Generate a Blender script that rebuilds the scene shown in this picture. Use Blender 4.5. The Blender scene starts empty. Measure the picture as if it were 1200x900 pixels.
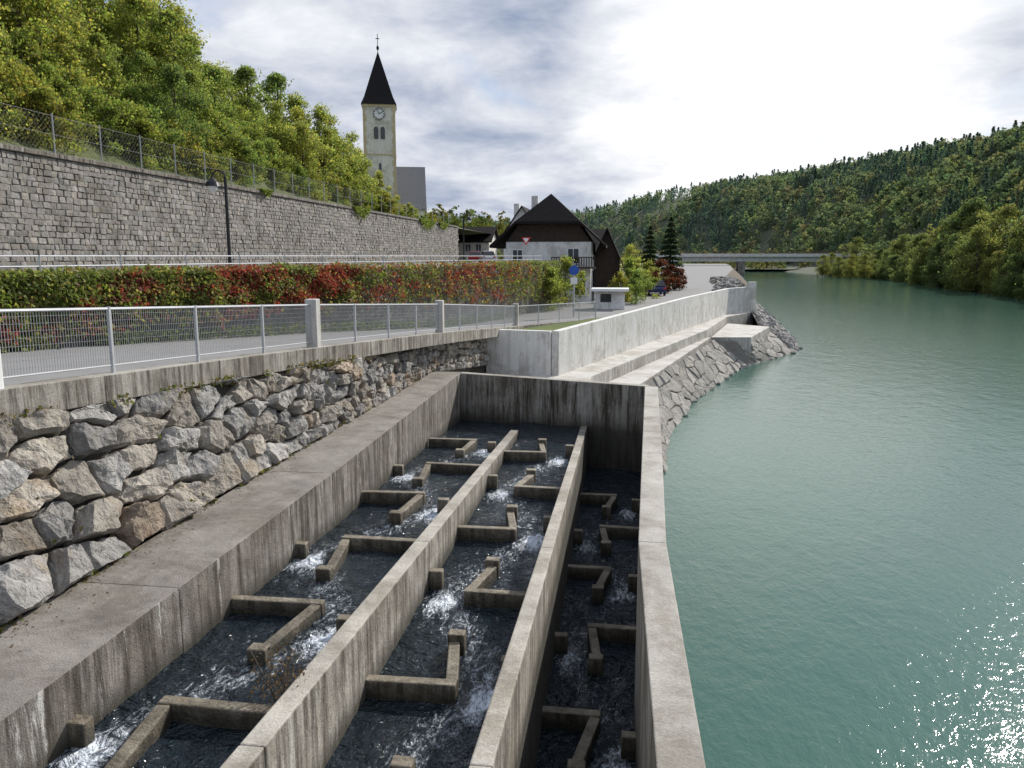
import bpy, bmesh, math, random
import numpy as np
from mathutils import Vector, Matrix, noise
random.seed(7); rng=np.random.default_rng(7)
S=bpy.context.scene; C=S.collection
S.view_settings.view_transform='Standard'; S.view_settings.look='None'; S.view_settings.exposure=0
R=random.uniform
def interp(tab,y,k=1):
    return float(np.interp(y,[a[0] for a in tab],[a[k] for a in tab]))

# ------------------------------------------------------------ materials
def newmat(name):
    m=bpy.data.materials.new(name); m.use_nodes=True; nt=m.node_tree
    return m,nt,nt.nodes['Principled BSDF'],nt.nodes['Material Output']
def N(nt,t,**kw):
    n=nt.nodes.new(t)
    for k,v in kw.items(): setattr(n,k,v)
    return n
def noise_n(nt,vec,scale,detail=4,rough=.6,dist=0):
    n=N(nt,'ShaderNodeTexNoise'); n.inputs['Scale'].default_value=scale; n.inputs['Detail'].default_value=detail
    n.inputs['Roughness'].default_value=rough; n.inputs['Distortion'].default_value=dist
    nt.links.new(vec,n.inputs['Vector']); return n.outputs['Fac']
def maprange(nt,v,a,b,c=0,d=1):
    n=N(nt,'ShaderNodeMapRange'); n.inputs[1].default_value=a;n.inputs[2].default_value=b;n.inputs[3].default_value=c;n.inputs[4].default_value=d
    nt.links.new(v,n.inputs[0]); return n.outputs[0]
def mixc(nt,f,a,b,mode='MIX'):
    n=N(nt,'ShaderNodeMix',data_type='RGBA',blend_type=mode)
    for s,v in ((n.inputs[0],f),(n.inputs[6],a),(n.inputs[7],b)):
        if isinstance(v,(int,float)): s.default_value=v
        elif isinstance(v,tuple): s.default_value=(v[0],v[1],v[2],1)
        else: nt.links.new(v,s)
    return n.outputs[2]
def mth(nt,op,a,b=0.0,c=None):
    n=N(nt,'ShaderNodeMath',operation=op)
    for i,v in enumerate((a,b) if c is None else (a,b,c)):
        if isinstance(v,(int,float)): n.inputs[i].default_value=v
        else: nt.links.new(v,n.inputs[i])
    return n.outputs[0]
def coords(nt,scale=(1,1,1)):
    tc=N(nt,'ShaderNodeTexCoord'); mp=N(nt,'ShaderNodeMapping'); mp.inputs['Scale'].default_value=scale
    nt.links.new(tc.outputs['Object'],mp.inputs['Vector']); return mp.outputs['Vector']
def bump(nt,bs,h,strength,dist=.05):
    b=N(nt,'ShaderNodeBump'); b.inputs['Strength'].default_value=strength; b.inputs['Distance'].default_value=dist
    nt.links.new(h,b.inputs['Height']); nt.links.new(b.outputs[0],bs.inputs['Normal'])
def surf(name,c1,c2,scale=1.5,fine=25,rough=.85,bs=.4,bd=.03,streak=0,attr=False,moss=None,metal=0,lime=0,tan=None,wet=None):
    m,nt,b,o=newmat(name); v=coords(nt)
    n1=maprange(nt,noise_n(nt,v,scale,5,.65),.3,.7); col=mixc(nt,n1,c1,c2)
    if tan: col=mixc(nt,maprange(nt,noise_n(nt,v,1.1,4,.6,.5),.56,.70,0,.75),col,tan)
    n2=noise_n(nt,v,fine,3,.7); col=mixc(nt,.5,col,mixc(nt,n2,(.2,.2,.2),(1.7,1.7,1.7)),'MULTIPLY')
    if streak:
        ge=N(nt,'ShaderNodeNewGeometry'); sx=N(nt,'ShaderNodeSeparateXYZ'); nt.links.new(ge.outputs['Normal'],sx.inputs[0])
        up=mth(nt,'SUBTRACT',1.0,mth(nt,'ABSOLUTE',sx.outputs[2]))
        s=maprange(nt,noise_n(nt,coords(nt,(2.6,2.6,.2)),2.0,6,.78),.43,.60)
        s=mth(nt,'MULTIPLY',mth(nt,'MULTIPLY',s,up),streak); col=mixc(nt,s,col,(.055,.045,.032))
        if lime:
            l=maprange(nt,noise_n(nt,coords(nt,(3.1,3.1,.45)),1.3,6,.8,.3),.57,.66); l=mth(nt,'MULTIPLY',mth(nt,'MULTIPLY',l,up),lime); col=mixc(nt,l,col,(.60,.59,.55))
        d=maprange(nt,noise_n(nt,v,.7,6,.8,.4),.46,.60); d=mth(nt,'MULTIPLY',d,.6); col=mixc(nt,d,col,mixc(nt,1.0,col,(.50,.46,.40),'MULTIPLY'))
    if wet:
        so=N(nt,'ShaderNodeSeparateXYZ'); nt.links.new(v,so.inputs[0])
        w=mth(nt,'ADD',mth(nt,'ADD',so.outputs[2],mth(nt,'MULTIPLY',so.outputs[1],wet[0])),mth(nt,'MULTIPLY',noise_n(nt,v,1.7,4,.7),.35))
        w=maprange(nt,w,wet[1]+.17,wet[2]+.17,.85,0); col=mixc(nt,w,col,(.028,.025,.016))
    if attr:
        a=N(nt,'ShaderNodeAttribute',attribute_name='Col'); col=mixc(nt,1.0,col,a.outputs['Color'],'MULTIPLY')
    if moss:
        mo=maprange(nt,noise_n(nt,v,.9,5,.7),.52,.68,0,.7); col=mixc(nt,mo,col,moss)
    nt.links.new(col,b.inputs['Base Color']); b.inputs['Roughness'].default_value=rough; b.inputs['Metallic'].default_value=metal
    if bs:
        h=mth(nt,'ADD',noise_n(nt,v,fine or 20,4,.7),mth(nt,'MULTIPLY',noise_n(nt,v,scale*3,4,.6),2.0)); bump(nt,b,h,bs,bd)
    return m
def plain(name,c,rough=.5,metal=0):
    m,nt,b,o=newmat(name); v=coords(nt); n=noise_n(nt,v,6,2)
    nt.links.new(mixc(nt,n,tuple(x*.85 for x in c),tuple(min(1,x*1.12) for x in c)),b.inputs['Base Color'])
    b.inputs['Roughness'].default_value=rough;b.inputs['Metallic'].default_value=metal; return m
def leafmat(name,trans=.35,var=1.0,spec=.2):
    m,nt,b,o=newmat(name); a=N(nt,'ShaderNodeAttribute',attribute_name='Col'); oi=N(nt,'ShaderNodeObjectInfo')
    col=mixc(nt,1.0,a.outputs['Color'],mixc(nt,oi.outputs['Random'],(.82,.95,.98),(1.18,1.1,.9)),'MULTIPLY') if var else a.outputs['Color']
    b.inputs['Roughness'].default_value=.65; nt.links.new(col,b.inputs['Base Color']); b.inputs['Specular IOR Level'].default_value=spec
    if trans:
        t=N(nt,'ShaderNodeBsdfTranslucent'); nt.links.new(mixc(nt,1.0,col,(1.8,1.85,1.15),'MULTIPLY'),t.inputs['Color'])
        mx=N(nt,'ShaderNodeMixShader'); mx.inputs[0].default_value=trans
        nt.links.new(b.outputs[0],mx.inputs[1]); nt.links.new(t.outputs[0],mx.inputs[2]); nt.links.new(mx.outputs[0],o.inputs['Surface'])
    return m
M_conc=surf('weathered concrete',(.27,.25,.215),(.44,.415,.37),1.2,30,.9,.5,.02,.9,lime=.45)
M_end=surf('stained end wall concrete',(.24,.22,.185),(.40,.375,.33),1.2,30,.9,.5,.02,1.0,lime=.5,wet=(0,2.2,2.75))
M_rivw=surf('river wall concrete',(.32,.30,.265),(.49,.465,.42),1.2,30,.9,.5,.02,.8,lime=.3,wet=(0,1.0,1.6))
M_conc2=surf('fish ladder concrete',(.30,.275,.235),(.50,.47,.41),1.6,30,.9,.6,.02,.85,lime=.75,wet=(0,2.3,2.6))
M_slab=surf('rough concrete slab',(.20,.18,.16),(.32,.295,.26),1.3,45,.95,.9,.02,.95,lime=.95,wet=(.038,3.28,3.55))
M_white=surf('pale new concrete',(.66,.65,.62),(.78,.77,.74),.7,30,.85,.2,.01,.25)
M_paving=surf('pale paving',(.46,.44,.40),(.60,.58,.54),1.2,30,.9,.3,.01,.5)
M_stone=surf('boulder stone',(.19,.182,.172),(.47,.452,.425),2.4,16,.9,1.0,.05,0,True,tan=(.30,.235,.16))
M_bank=surf('bank paving stone',(.19,.178,.16),(.38,.36,.325),2.2,16,.9,.9,.05,0,True,tan=(.24,.21,.17))
M_wallstone=surf('dressed wall stone',(.18,.17,.158),(.33,.315,.295),1.6,14,.95,.9,.03,0,True,(.11,.095,.07))
M_mortar=surf('dark mortar',(.04,.036,.03),(.08,.07,.057),3,30,1,.4)
M_grout=surf('grey grout',(.12,.11,.10),(.20,.19,.17),3,30,1,.4)
M_asphalt=surf('asphalt',(.20,.195,.19),(.26,.255,.25),.5,60,.95,.3,.01)
M_soil=surf('soil',(.09,.07,.045),(.14,.11,.075),.5,20,1,.6)
M_grass=surf('grass',(.07,.12,.02),(.15,.17,.05),.8,25,1,.9,.05)
M_dry=surf('dry hillside grass',(.07,.10,.03),(.16,.17,.07),.3,12,1,.9,.1)
M_forest=surf('forest floor',(.05,.06,.035),(.07,.085,.045),.05,1,1,.5)
M_galv=plain('galvanised steel',(.50,.51,.53),.45,.3)
M_galv2=plain('dull grey steel',(.22,.225,.23),.6,.2)
M_whitep=plain('white paint',(.78,.78,.77),.5)
M_darkmetal=plain('dark metal',(.03,.03,.035),.4,.6)
M_glass=plain('window glass',(.03,.035,.045),.1)
M_wood=surf('dark timber',(.030,.020,.015),(.06,.04,.028),3,20,.85,.4)
M_plaster=surf('white plaster',(.80,.79,.76),(.86,.85,.83),.6,20,.9,.1,.01,.08)
M_cream=surf('cream plaster',(.72,.69,.61),(.80,.78,.71),.3,10,.9,.1,.01,.12)
M_quoin=surf('ochre quoins',(.50,.41,.25),(.60,.50,.32),1,10,.9,.1)
M_bark=surf('bark',(.07,.055,.04),(.14,.11,.08),3,20,1,.8)
M_leaf=leafmat('leaves',.5)
M_creep=leafmat('creeper leaf',.4,0)
M_far=leafmat('distant leaves',.35,0,0)
def roofmat(name,c1,c2):
    m,nt,b,o=newmat(name); v=coords(nt); w=N(nt,'ShaderNodeTexWave',bands_direction='Z'); w.inputs['Scale'].default_value=4.5; w.inputs['Distortion'].default_value=.6
    nt.links.new(v,w.inputs['Vector']); col=mixc(nt,noise_n(nt,v,3,6),c1,c2); col=mixc(nt,.3,col,mixc(nt,w.outputs['Fac'],(.4,.4,.4),(1.3,1.3,1.3)),'MULTIPLY')
    nt.links.new(col,b.inputs['Base Color']); b.inputs['Roughness'].default_value=.95; b.inputs['Specular IOR Level'].default_value=.15; bump(nt,b,w.outputs['Fac'],.5,.03); return m
M_roof=roofmat('dark brown roof tiles',(.013,.011,.011),(.033,.027,.026)); M_roofg=roofmat('grey slate roof',(.20,.20,.205),(.28,.28,.285)); M_roofd=roofmat('dark spire shingles',(.014,.013,.015),(.032,.029,.031))

def river_mat():
    m,nt,b,o=newmat('river water'); v=coords(nt)
    big=maprange(nt,noise_n(nt,coords(nt,(1,.35,1)),.06,4),.35,.65)
    nt.links.new(mixc(nt,big,(.050,.118,.090),(.066,.142,.108)),b.inputs['Base Color'])
    b.inputs['Roughness'].default_value=.07; b.inputs['IOR'].default_value=1.333; b.inputs['Specular IOR Level'].default_value=.8
    v1=coords(nt,(1.0,.6,1)); h=mth(nt,'ADD',mth(nt,'MULTIPLY',noise_n(nt,v1,.8,2,.5,.3),.55),mth(nt,'MULTIPLY',noise_n(nt,v1,6.5,3,.7,.4),.36))
    h=mth(nt,'ADD',h,mth(nt,'MULTIPLY',noise_n(nt,v1,2.2,2,.5,.2),.45))
    bump(nt,b,h,.36,.12); return m
M_river=river_mat()
def pool_mat():
    m,nt,b,o=newmat('churning water'); v=coords(nt)
    a=N(nt,'ShaderNodeAttribute',attribute_name='foam'); n=noise_n(nt,coords(nt,(2.4,.9,1)),2.4,6,.72,2.0); n2=noise_n(nt,coords(nt,(1.5,.8,1)),11,4,.7,1.4)
    f=mth(nt,'ADD',mth(nt,'MULTIPLY',a.outputs['Fac'],.29),mth(nt,'ADD',mth(nt,'MULTIPLY',n,.62),mth(nt,'MULTIPLY',n2,.38)))
    f=maprange(nt,f,.63,.83); f=mth(nt,'POWER',f,1.4); nt.links.new(mixc(nt,f,(.010,.017,.023),(.70,.76,.83)),b.inputs['Base Color'])
    nt.links.new(maprange(nt,f,0,1,.05,.6),b.inputs['Roughness']); b.inputs['IOR'].default_value=1.333; b.inputs['Specular IOR Level'].default_value=.6
    h=mth(nt,'ADD',noise_n(nt,v,2.5,4,.6,1.2),mth(nt,'MULTIPLY',noise_n(nt,v,8,3,.6,.8),.45)); bump(nt,b,h,.9,.2); return m
M_pool=pool_mat()

# ------------------------------------------------------------ mesh helpers
class MB:
    def __init__(s): s.v=[];s.f=[];s.c=[]
    def add(s,vs,fs,col=None):
        o=len(s.v); s.v+= [tuple(p) for p in vs]; s.f+=[tuple(i+o for i in f) for f in fs]
        s.c+=[col or (1,1,1)]*len(vs)
    def box(s,x0,x1,y0,y1,z0,z1,col=None):
        s.add([(x0,y0,z0),(x1,y0,z0),(x1,y1,z0),(x0,y1,z0),(x0,y0,z1),(x1,y0,z1),(x1,y1,z1),(x0,y1,z1)],
              [(0,3,2,1),(4,5,6,7),(0,1,5,4),(1,2,6,5),(2,3,7,6),(3,0,4,7)],col)
    def beam(s,p,q,w,h0,h1,col=None):
        d=(Vector(q[:2])-Vector(p[:2])); n=Vector((-d.y,d.x)).normalized()*w/2
        P=[(p[0]+n.x,p[1]+n.y),(p[0]-n.x,p[1]-n.y),(q[0]-n.x,q[1]-n.y),(q[0]+n.x,q[1]+n.y)]
        z0=[h0[0],h0[0],h1[0],h1[0]]; z1=[h0[1],h0[1],h1[1],h1[1]]
        s.add([(P[i][0],P[i][1],z0[i]) for i in range(4)]+[(P[i][0],P[i][1],z1[i]) for i in range(4)],
              [(0,3,2,1),(4,5,6,7),(0,1,5,4),(1,2,6,5),(2,3,7,6),(3,0,4,7)],col)
    def prism(s,poly,z0,z1,col=None):
        n=len(poly); zt=z1 if isinstance(z1,(list,tuple)) else [z1]*n
        s.add([(p[0],p[1],z0) for p in poly]+[(p[0],p[1],zt[i]) for i,p in enumerate(poly)],
              [tuple(range(n-1,-1,-1)),tuple(range(n,2*n))]+[(i,(i+1)%n,n+(i+1)%n,n+i) for i in range(n)],col)
    def tube(s,pts,rs,n=8,col=None,cap=True):
        o=[]
        for i,p in enumerate(pts):
            p=Vector(p); a=Vector(pts[max(0,i-1)]); b=Vector(pts[min(len(pts)-1,i+1)]); d=(b-a).normalized()
            x=d.orthogonal().normalized() if abs(d.z)<.99 else Vector((1,0,0)); y=d.cross(x).normalized(); x=y.cross(d)
            r=rs[i] if isinstance(rs,(list,tuple)) else rs
            o+=[p+x*math.cos(t)*r+y*math.sin(t)*r for t in [2*math.pi*k/n for k in range(n)]]
        fs=[(i*n+k,i*n+(k+1)%n,(i+1)*n+(k+1)%n,(i+1)*n+k) for i in range(len(pts)-1) for k in range(n)]
        if cap: fs+=[tuple(range(n-1,-1,-1)),tuple((len(pts)-1)*n+k for k in range(n))]
        s.add(o,fs,col)
    def mesh(s,name):
        me=bpy.data.meshes.new(name); me.from_pydata(s.v,[],s.f)
        ca=me.color_attributes.new('Col','FLOAT_COLOR','POINT'); a=np.ones((len(s.v),4),dtype=np.float32); a[:,:3]=np.array(s.c); ca.data.foreach_set('color',a.ravel())
        me.update(); return me
def put(name,me,mat,parent=None,label=None,cat=None,kind=None,group=None,bevel=0,smooth=False,loc=None,rough=None):
    if isinstance(me,MB): me=me.mesh(name)
    ob=bpy.data.objects.new(name,me); C.objects.link(ob)
    if me is not None and mat is not None and not me.materials: me.materials.append(mat)
    if parent: ob.parent=parent
    if label: ob['label']=label
    if cat: ob['category']=cat
    if kind: ob['kind']=kind
    if group: ob['group']=group
    if loc: ob.location=loc
    if bevel:
        b=ob.modifiers.new('bevel','BEVEL'); b.width=bevel; b.segments=2; b.limit_method='ANGLE'
    if rough:
        sb=ob.modifiers.new('sub','SUBSURF'); sb.subdivision_type='SIMPLE'; sb.levels=rough[0]; sb.render_levels=rough[0]
        t=bpy.data.textures.new('rock_noise','CLOUDS'); t.noise_scale=rough[1]; t.noise_depth=3
        d=ob.modifiers.new('disp','DISPLACE'); d.texture=t; d.strength=rough[2]; d.mid_level=.5; d.texture_coords='LOCAL'; d.direction='NORMAL'
    if smooth: me.polygons.foreach_set('use_smooth',[True]*len(me.polygons))
    return ob
def empty(name,label,cat,loc=(0,0,0),group=None,kind=None):
    e=put(name,None,None,None,label,cat,kind,group); e.location=loc; e.empty_display_size=.3; return e
def quads(name,V,col):
    n=len(V)//4; me=bpy.data.meshes.new(name)
    me.vertices.add(4*n); me.vertices.foreach_set('co',V.astype(np.float32).ravel())
    me.loops.add(4*n); me.loops.foreach_set('vertex_index',np.arange(4*n,dtype=np.int32))
    me.polygons.add(n); me.polygons.foreach_set('loop_start',np.arange(0,4*n,4,dtype=np.int32))
    try: me.polygons.foreach_set('loop_total',np.full(n,4,dtype=np.int32))
    except Exception: pass
    ca=me.color_attributes.new('Col','FLOAT_COLOR','POINT'); a=np.ones((4*n,4),dtype=np.float32); a[:,:3]=col; ca.data.foreach_set('color',a.ravel())
    me.update(calc_edges=True); me.validate(); return me
def leafquads(P,size,out=None,bias=.5,asp=.75):
    n=len(P); d=rng.normal(size=(n,3)); d/=np.linalg.norm(d,axis=1)[:,None]
    if out is not None: d=d*(1-bias)+out*bias; d/=np.linalg.norm(d,axis=1)[:,None]+1e-6
    a=np.cross(d,rng.normal(size=(n,3))); a/=np.linalg.norm(a,axis=1)[:,None]+1e-6; b=np.cross(d,a)
    s=(size*rng.uniform(.6,1.3,n))[:,None]/2
    V=np.stack([P-a*s,P-b*s*asp+a*s*.1,P+a*s,P+b*s*asp+a*s*.1],axis=1)
    return V.reshape(-1,3)

def voronoi(u0,u1,v0,v1,du,dv,jit=.42,drop=0,jv=None):
    jv=jit if jv is None else jv
    pts=[]; nu=int((u1-u0)/du)+3; nv=max(1,int(round((v1-v0)/dv)))
    for j in range(-1,nv+1):
        for i in range(-1,nu):
            if j>0 and random.random()<drop: continue
            pts.append((u0+(i+.5*(j%2)+R(-jit,jit))*du, v0+(j+.5+R(-jv,jv))*dv))
    k=du/dv; cells=[]
    for i,(a,b) in enumerate(pts):
        if not(u0<=a<=u1 and v0<=b<=v1): continue
        poly=[(a-2*du,b-2*dv),(a+2*du,b-2*dv),(a+2*du,b+2*dv),(a-2*du,b+2*dv)]
        for j,(c,d) in enumerate(pts):
            if i==j or abs(c-a)>3*du or abs(d-b)>3*dv: continue
            if d<v0: continue
            mx,my=(a+c)/2,(b+d)/2; nx,ny=(c-a),(d-b)*k*k
            out=[]; L=len(poly)
            for q in range(L):
                p1=poly[q];p2=poly[(q+1)%L]; s1=(p1[0]-mx)*nx+(p1[1]-my)*ny; s2=(p2[0]-mx)*nx+(p2[1]-my)*ny
                if s1<=0: out.append(p1)
                if s1*s2<0:
                    t=s1/(s1-s2); out.append((p1[0]+(p2[0]-p1[0])*t,p1[1]+(p2[1]-p1[1])*t))
            poly=out
            if len(poly)<3: break
        if len(poly)>=3:
            out=[]; L=len(poly)
            for q in range(L):
                p1=poly[q];p2=poly[(q+1)%L]
                if p1[1]>=v0: out.append(p1)
                if (p1[1]-v0)*(p2[1]-v0)<0:
                    t=(v0-p1[1])/(p2[1]-p1[1]); out.append((p1[0]+(p2[0]-p1[0])*t,v0))
            if len(out)>=3: cells.append([(p[0],min(p[1],v1)) for p in out])
    return cells
def stone(mb,poly,fn,depth,col,gap=.03,shrink=.75,jit=.03,mid=True,tilt=0):
    if mid:
        q=[]
        for i,p in enumerate(poly):
            p2=poly[(i+1)%len(poly)]; q.append(p)
            if math.dist(p,p2)>gap*6: q.append(((p[0]+p2[0])/2+R(-1,1)*gap*.8,(p[1]+p2[1])/2+R(-1,1)*gap*.8))
        poly=q
    n=len(poly); cx=sum(p[0] for p in poly)/n; cy=sum(p[1] for p in poly)/n; tu,tv=R(-tilt,tilt),R(-tilt,tilt)
    def ring(k,g,dz,jj,tl=0):
        o=[]
        for p in poly:
            dx,dy=p[0]-cx,p[1]-cy; L=math.hypot(dx,dy)+1e-6; f=max(.2,(L-g)/L)*k
            pos,nor=fn(cx+dx*f,cy+dy*f); o.append(pos+nor*(dz+R(-jj,jj)+tl*(dx*tu+dy*tv))+Vector((R(-jj,jj),R(-jj,jj),R(-jj,jj)))*.5)
        return o
    vs=ring(1,gap,-.12,0)+ring(.98,gap,depth*.5,jit*.5,.6)
    vs+=ring(shrink,gap,depth,jit,1); pc,nc=fn(cx,cy); vs.append(pc+nc*(depth+R(0,jit)*.8))
    fs=[(i,(i+1)%n,n+(i+1)%n,n+i) for i in range(n)]+[(n+i,n+(i+1)%n,2*n+(i+1)%n,2*n+i) for i in range(n)]+[(2*n+i,2*n+(i+1)%n,3*n) for i in range(n)]
    mb.add(vs,fs,col)
def stonecol():
    r=random.random(); g=R(.68,1.3)
    if r<.08: return (g*1.05,g*.87,g*.70)
    if r<.45: return (g*1.04,g*.98,g*.89)
    return (g,g*1.0,g*1.0)

# ------------------------------------------------------------ key lines
FL=[(-6,-9.4,6.8),(0,-8.9,6.6),(9.3,-8.06,6.2),(18.2,-7.3,5.75),(27.9,-6.45,5.2),(40.6,-5.4,4.35),(49.6,-1.5,4.1)]
xf=lambda y:interp(FL,y,1); zp=lambda y:interp(FL+[(62,0,4.05)],y,2)
xh=lambda y:-14+(y-16.6)*.194
XR=[(-60,1),(20,1.15),(34.9,2.04),(44.7,3.96),(59.4,8.8),(69.8,14.9),(80,16.5),(104,18.9),(157,24.3),(250,38),(358,51),(430,58)]
xr=lambda y:interp(XR,y)

# ------------------------------------------------------------ ground, river
mb=MB(); mb.add([(-4000,-3000,-3),(4000,-3000,-3),(4000,5000,-3),(-4000,5000,-3)],[(0,1,2,3)]); put('ground',mb,M_soil,kind='structure')
mb=MB(); mb.add([(-4,-80,0),(160,-80,0),(160,900,0),(-4,900,0)],[(0,1,2,3)]); put('river_water',mb,M_river,kind='structure')
mb=MB(); ys=np.arange(-6,50.1,2.0); vs=[]
for y in ys: vs+=[(xh(y)-.1,y,zp(y)),(xf(y)-.15,y,zp(y))]
mb.add(vs,[(2*i,2*i+1,2*i+3,2*i+2) for i in range(len(ys)-1)]); put('path',mb,M_asphalt,kind='structure')
mb=MB()
mb.add([(-24,-20,7.1),(xh(-20)-.35,-20,7.1),(xh(62)-.35,62,7.1),(-6,90,7.1),(-8,150,7.1),(-24,150,7.1)],[(0,1,2,3,4,5)]); put('road',mb,M_asphalt,kind='structure')
mb=MB(); mb.prism([(xh(62)-.35,62.2),(-6,90),(-8,150),(-24,150),(-24,62)],2,7.09); put('road_embankment',mb,M_grass,kind='structure')
mb=MB(); P=[(-24,50),(-1.5,50),(1.3,50.2),(4.5,61),(9.4,77),(12.2,81.5)]+[(xr(y)-5,y) for y in (90,104,157,250,358,430)]+[(-24,430)]
mb.prism(P,-1,4.05); put('town_ground',mb,M_asphalt,kind='structure')
mb=MB(); mb.add([(-6.1,36.7,4.32),(-2.9,36.2,4.3),(1.4,50,4.2),(-1.5,50,4.2),(-5.2,40.6,4.3),(-5.7,37.5,4.35)],[(0,1,2,3,4,5)]); put('grass_verge',mb,M_grass,kind='structure')
mb=MB(); mb.add([(-400,430,1.2),(300,430,1.2),(300,1300,1.2),(-400,1300,1.2)],[(0,1,2,3)]); put('valley_floor',mb,M_forest,kind='structure')
mb=MB(); ys=[81,90,104,157,250,358,430]; vs=[]
for y in ys: vs+=[(xr(y),y,-.5),(xr(y)-5,y,4.04)]
mb.add(vs,[(2*i,2*i+2,2*i+3,2*i+1) for i in range(len(ys)-1)]); put('river_bank',mb,M_soil,kind='structure')

# ledges
mb=MB(); mb.prism([(-6.9,28.5),(-1.5,28.3),(-1.3,36),(6.3,60.5),(9.4,73.8),(12.8,80.8),(12.4,81.4),(9.5,77),(4.6,61.2),(-3.1,36.3),(-6.9,36.7)],-1,2.6)
put('embankment_ledge',mb,M_paving,label='pale concrete ledge running along foot of flood wall',cat='ledge',bevel=.03)
mb=MB(); mb.prism([(-1.5,28.2),(-.3,27),(.93,37.8),(6.6,60.7),(6.32,60.7),(-1.28,36)],-1,2.0)
put('embankment_step',mb,M_paving,label='lower pale concrete step beside paved river bank',cat='step',bevel=.03)
mb=MB(); mb.prism([(6.65,60.7),(9.6,61.1),(12.6,70.6),(9.45,73.6)],-1,2.02); put('landing_block',mb,M_paving,label='low concrete landing block at water edge',cat='landing',bevel=.03)
fw=MB(); L=[(-2.97,36,4.64),(4.77,61.2,4.95),(9.7,77,5.0),(12.4,81,5.05)]
def wallrun(mb,a,b,w,z0,seg):
    d=math.dist(a[:2],b[:2]); n=max(1,round(d/seg))
    for i in range(n):
        t0=i/n+.0002; t1=(i+1)/n-.0002
        p=[a[k]+(b[k]-a[k])*t0 for k in range(3)]; q=[a[k]+(b[k]-a[k])*t1 for k in range(3)]
        mb.beam(p,q,w,(z0,p[2]),(z0,q[2]))
for a,b in zip(L,L[1:]): wallrun(fw,a,b,.35,2,6.0)
wallrun(fw,(-6.2,36.55,4.64),(-3.16,36.02,4.64),.35,2,4)
fw.box(12.25,12.95,80.7,81.4,2,5.5)
put('flood_wall',fw,M_white,label='long pale concrete flood wall above river ledge',cat='wall',bevel=.015)

# ------------------------------------------------------------ fish ladder
fl=empty('fish_ladder','weathered concrete fish ladder with three channels of pools','fish ladder')
mb=MB(); ys=[-2,3.5,9,14.5,20,28.4]
for a,b in zip(ys,ys[1:]): mb.prism([(-6.95,a+.002),(-5.55-.2*(a>15)*(a-15)/13,a+.002),(-5.55-.2*(b>15)*(b-15)/13,b-.002),(-6.95,b-.002)],-1,3.8)
put('side_wall',mb,M_slab,fl,bevel=.012,label='broad rough concrete wall with flat top')
zw=lambda y:3.45-.055*(y-6.1)
mb=MB()
for a,b in [(0,6.5),(6.5,13),(13,19.5),(19.5,25.2)]: mb.beam((-3.38,a+.002),(-3.38,b-.002),.26,(-1,zw(a)),(-1,zw(b)))
put('dividing_wall',mb,M_conc2,fl,bevel=.02)
mb=MB()
for a,b in [(0,6.5),(6.5,13),(13,19.5),(19.5,27.0)]: mb.beam((-1.18,a+.002),(-1.18,b-.002),.22,(-1,zw(a)),(-1,zw(b)))
put('dividing_wall',mb,M_conc2,fl,bevel=.02)
mb=MB(); mb.prism([(-5.76,28.1),(.9,26.0),(.95,26.32),(-5.76,28.45)],-1,3.8); put('end_wall',mb,M_end,fl,bevel=.02)
mb=MB(); IN=[(0,.45),(6,.37),(11.5,.32),(17,.50),(26,.80)]; OUT=[(0,.84),(6,.78),(11.5,.73),(17,.93),(26,1.22)]
for i in range(4): mb.prism([(IN[i][1],IN[i][0]+.002),(OUT[i][1],OUT[i][0]+.002),(OUT[i+1][1],OUT[i+1][0]-.002),(IN[i+1][1],IN[i+1][0]-.002)],-1,3.8)
put('river_wall',mb,M_rivw,fl,bevel=.015,label='narrow concrete wall between pools and river')
def baffle(x0,x1,y,side,dirn,zt,mat,frac=.68,hl=1.5):
    mb=MB(); w=x1-x0; e=x0+w*frac if side<0 else x1-w*frac; a=x0-.02 if side<0 else x1+.02; T=.165; zt+=R(-.02,.03)
    mb.beam((a,y+R(-.04,.04)),(e,y),T,(-.5,zt),(-.5,zt+R(-.02,.02))); s=-1 if side<0 else 1
    hx=e+s*T/2; h2=hx+s*(.18+R(-.05,.05)); hl*=R(.92,1.06)
    mb.beam((hx,y+dirn*.09),(h2,y+dirn*hl),T,(-.5,zt-.01),(-.5,zt-.04))
    mb.beam((h2-.02*s,y+dirn*(hl+.004)),(h2-.02*s,y+dirn*(hl+.2)),.25,(-.5,zt+.06),(-.5,zt+.06))
    o=x1 if side<0 else x0; mb.beam((o+(-.24 if side<0 else .24),y+dirn*.6),(o,y+dirn*.6),.17,(-.5,zt+.08),(-.5,zt+.08))
    put('baffle',mb,mat,fl,bevel=.02)
    return (e+(x1 if side<0 else x0))/2, y+dirn*.4
def bmat(n,w): return surf(n,(.12,.095,.062),(.33,.29,.22),4,30,.7,.7,.025,.9,wet=w)
MB1=bmat('left baffle concrete',(.038,3.30,3.50)); MB2=bmat('middle baffle concrete',(0,2.26,2.47)); MB3=bmat('right baffle concrete',(0,.96,1.17))
slots=[[],[],[]]
zl=lambda y:3.02-.038*(y-6)
for i,y in enumerate([4.6,7.5,10.4,13.3,16.4,19.5,22.7]): slots[0].append(baffle(-5.6,-3.51,y,[-1,1,-1,1,-1,1,-1][i],-1,zl(y)+.235,MB1))
for i,y in enumerate([6.4,9.5,12.4,15.5,18.6,22.0]): slots[1].append(baffle(-3.25,-1.30,y,-1 if i%2 else 1,1,2.47,MB2,.62,1.25))
for i,y in enumerate([8.4,11.2,14.1,17.0,19.7,22.4]): slots[2].append(baffle(-1.08,.36+.012*max(0,y-11)*2,y,-1 if i%2 else 1,-1,1.18,MB3,.62,1.2))
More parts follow.
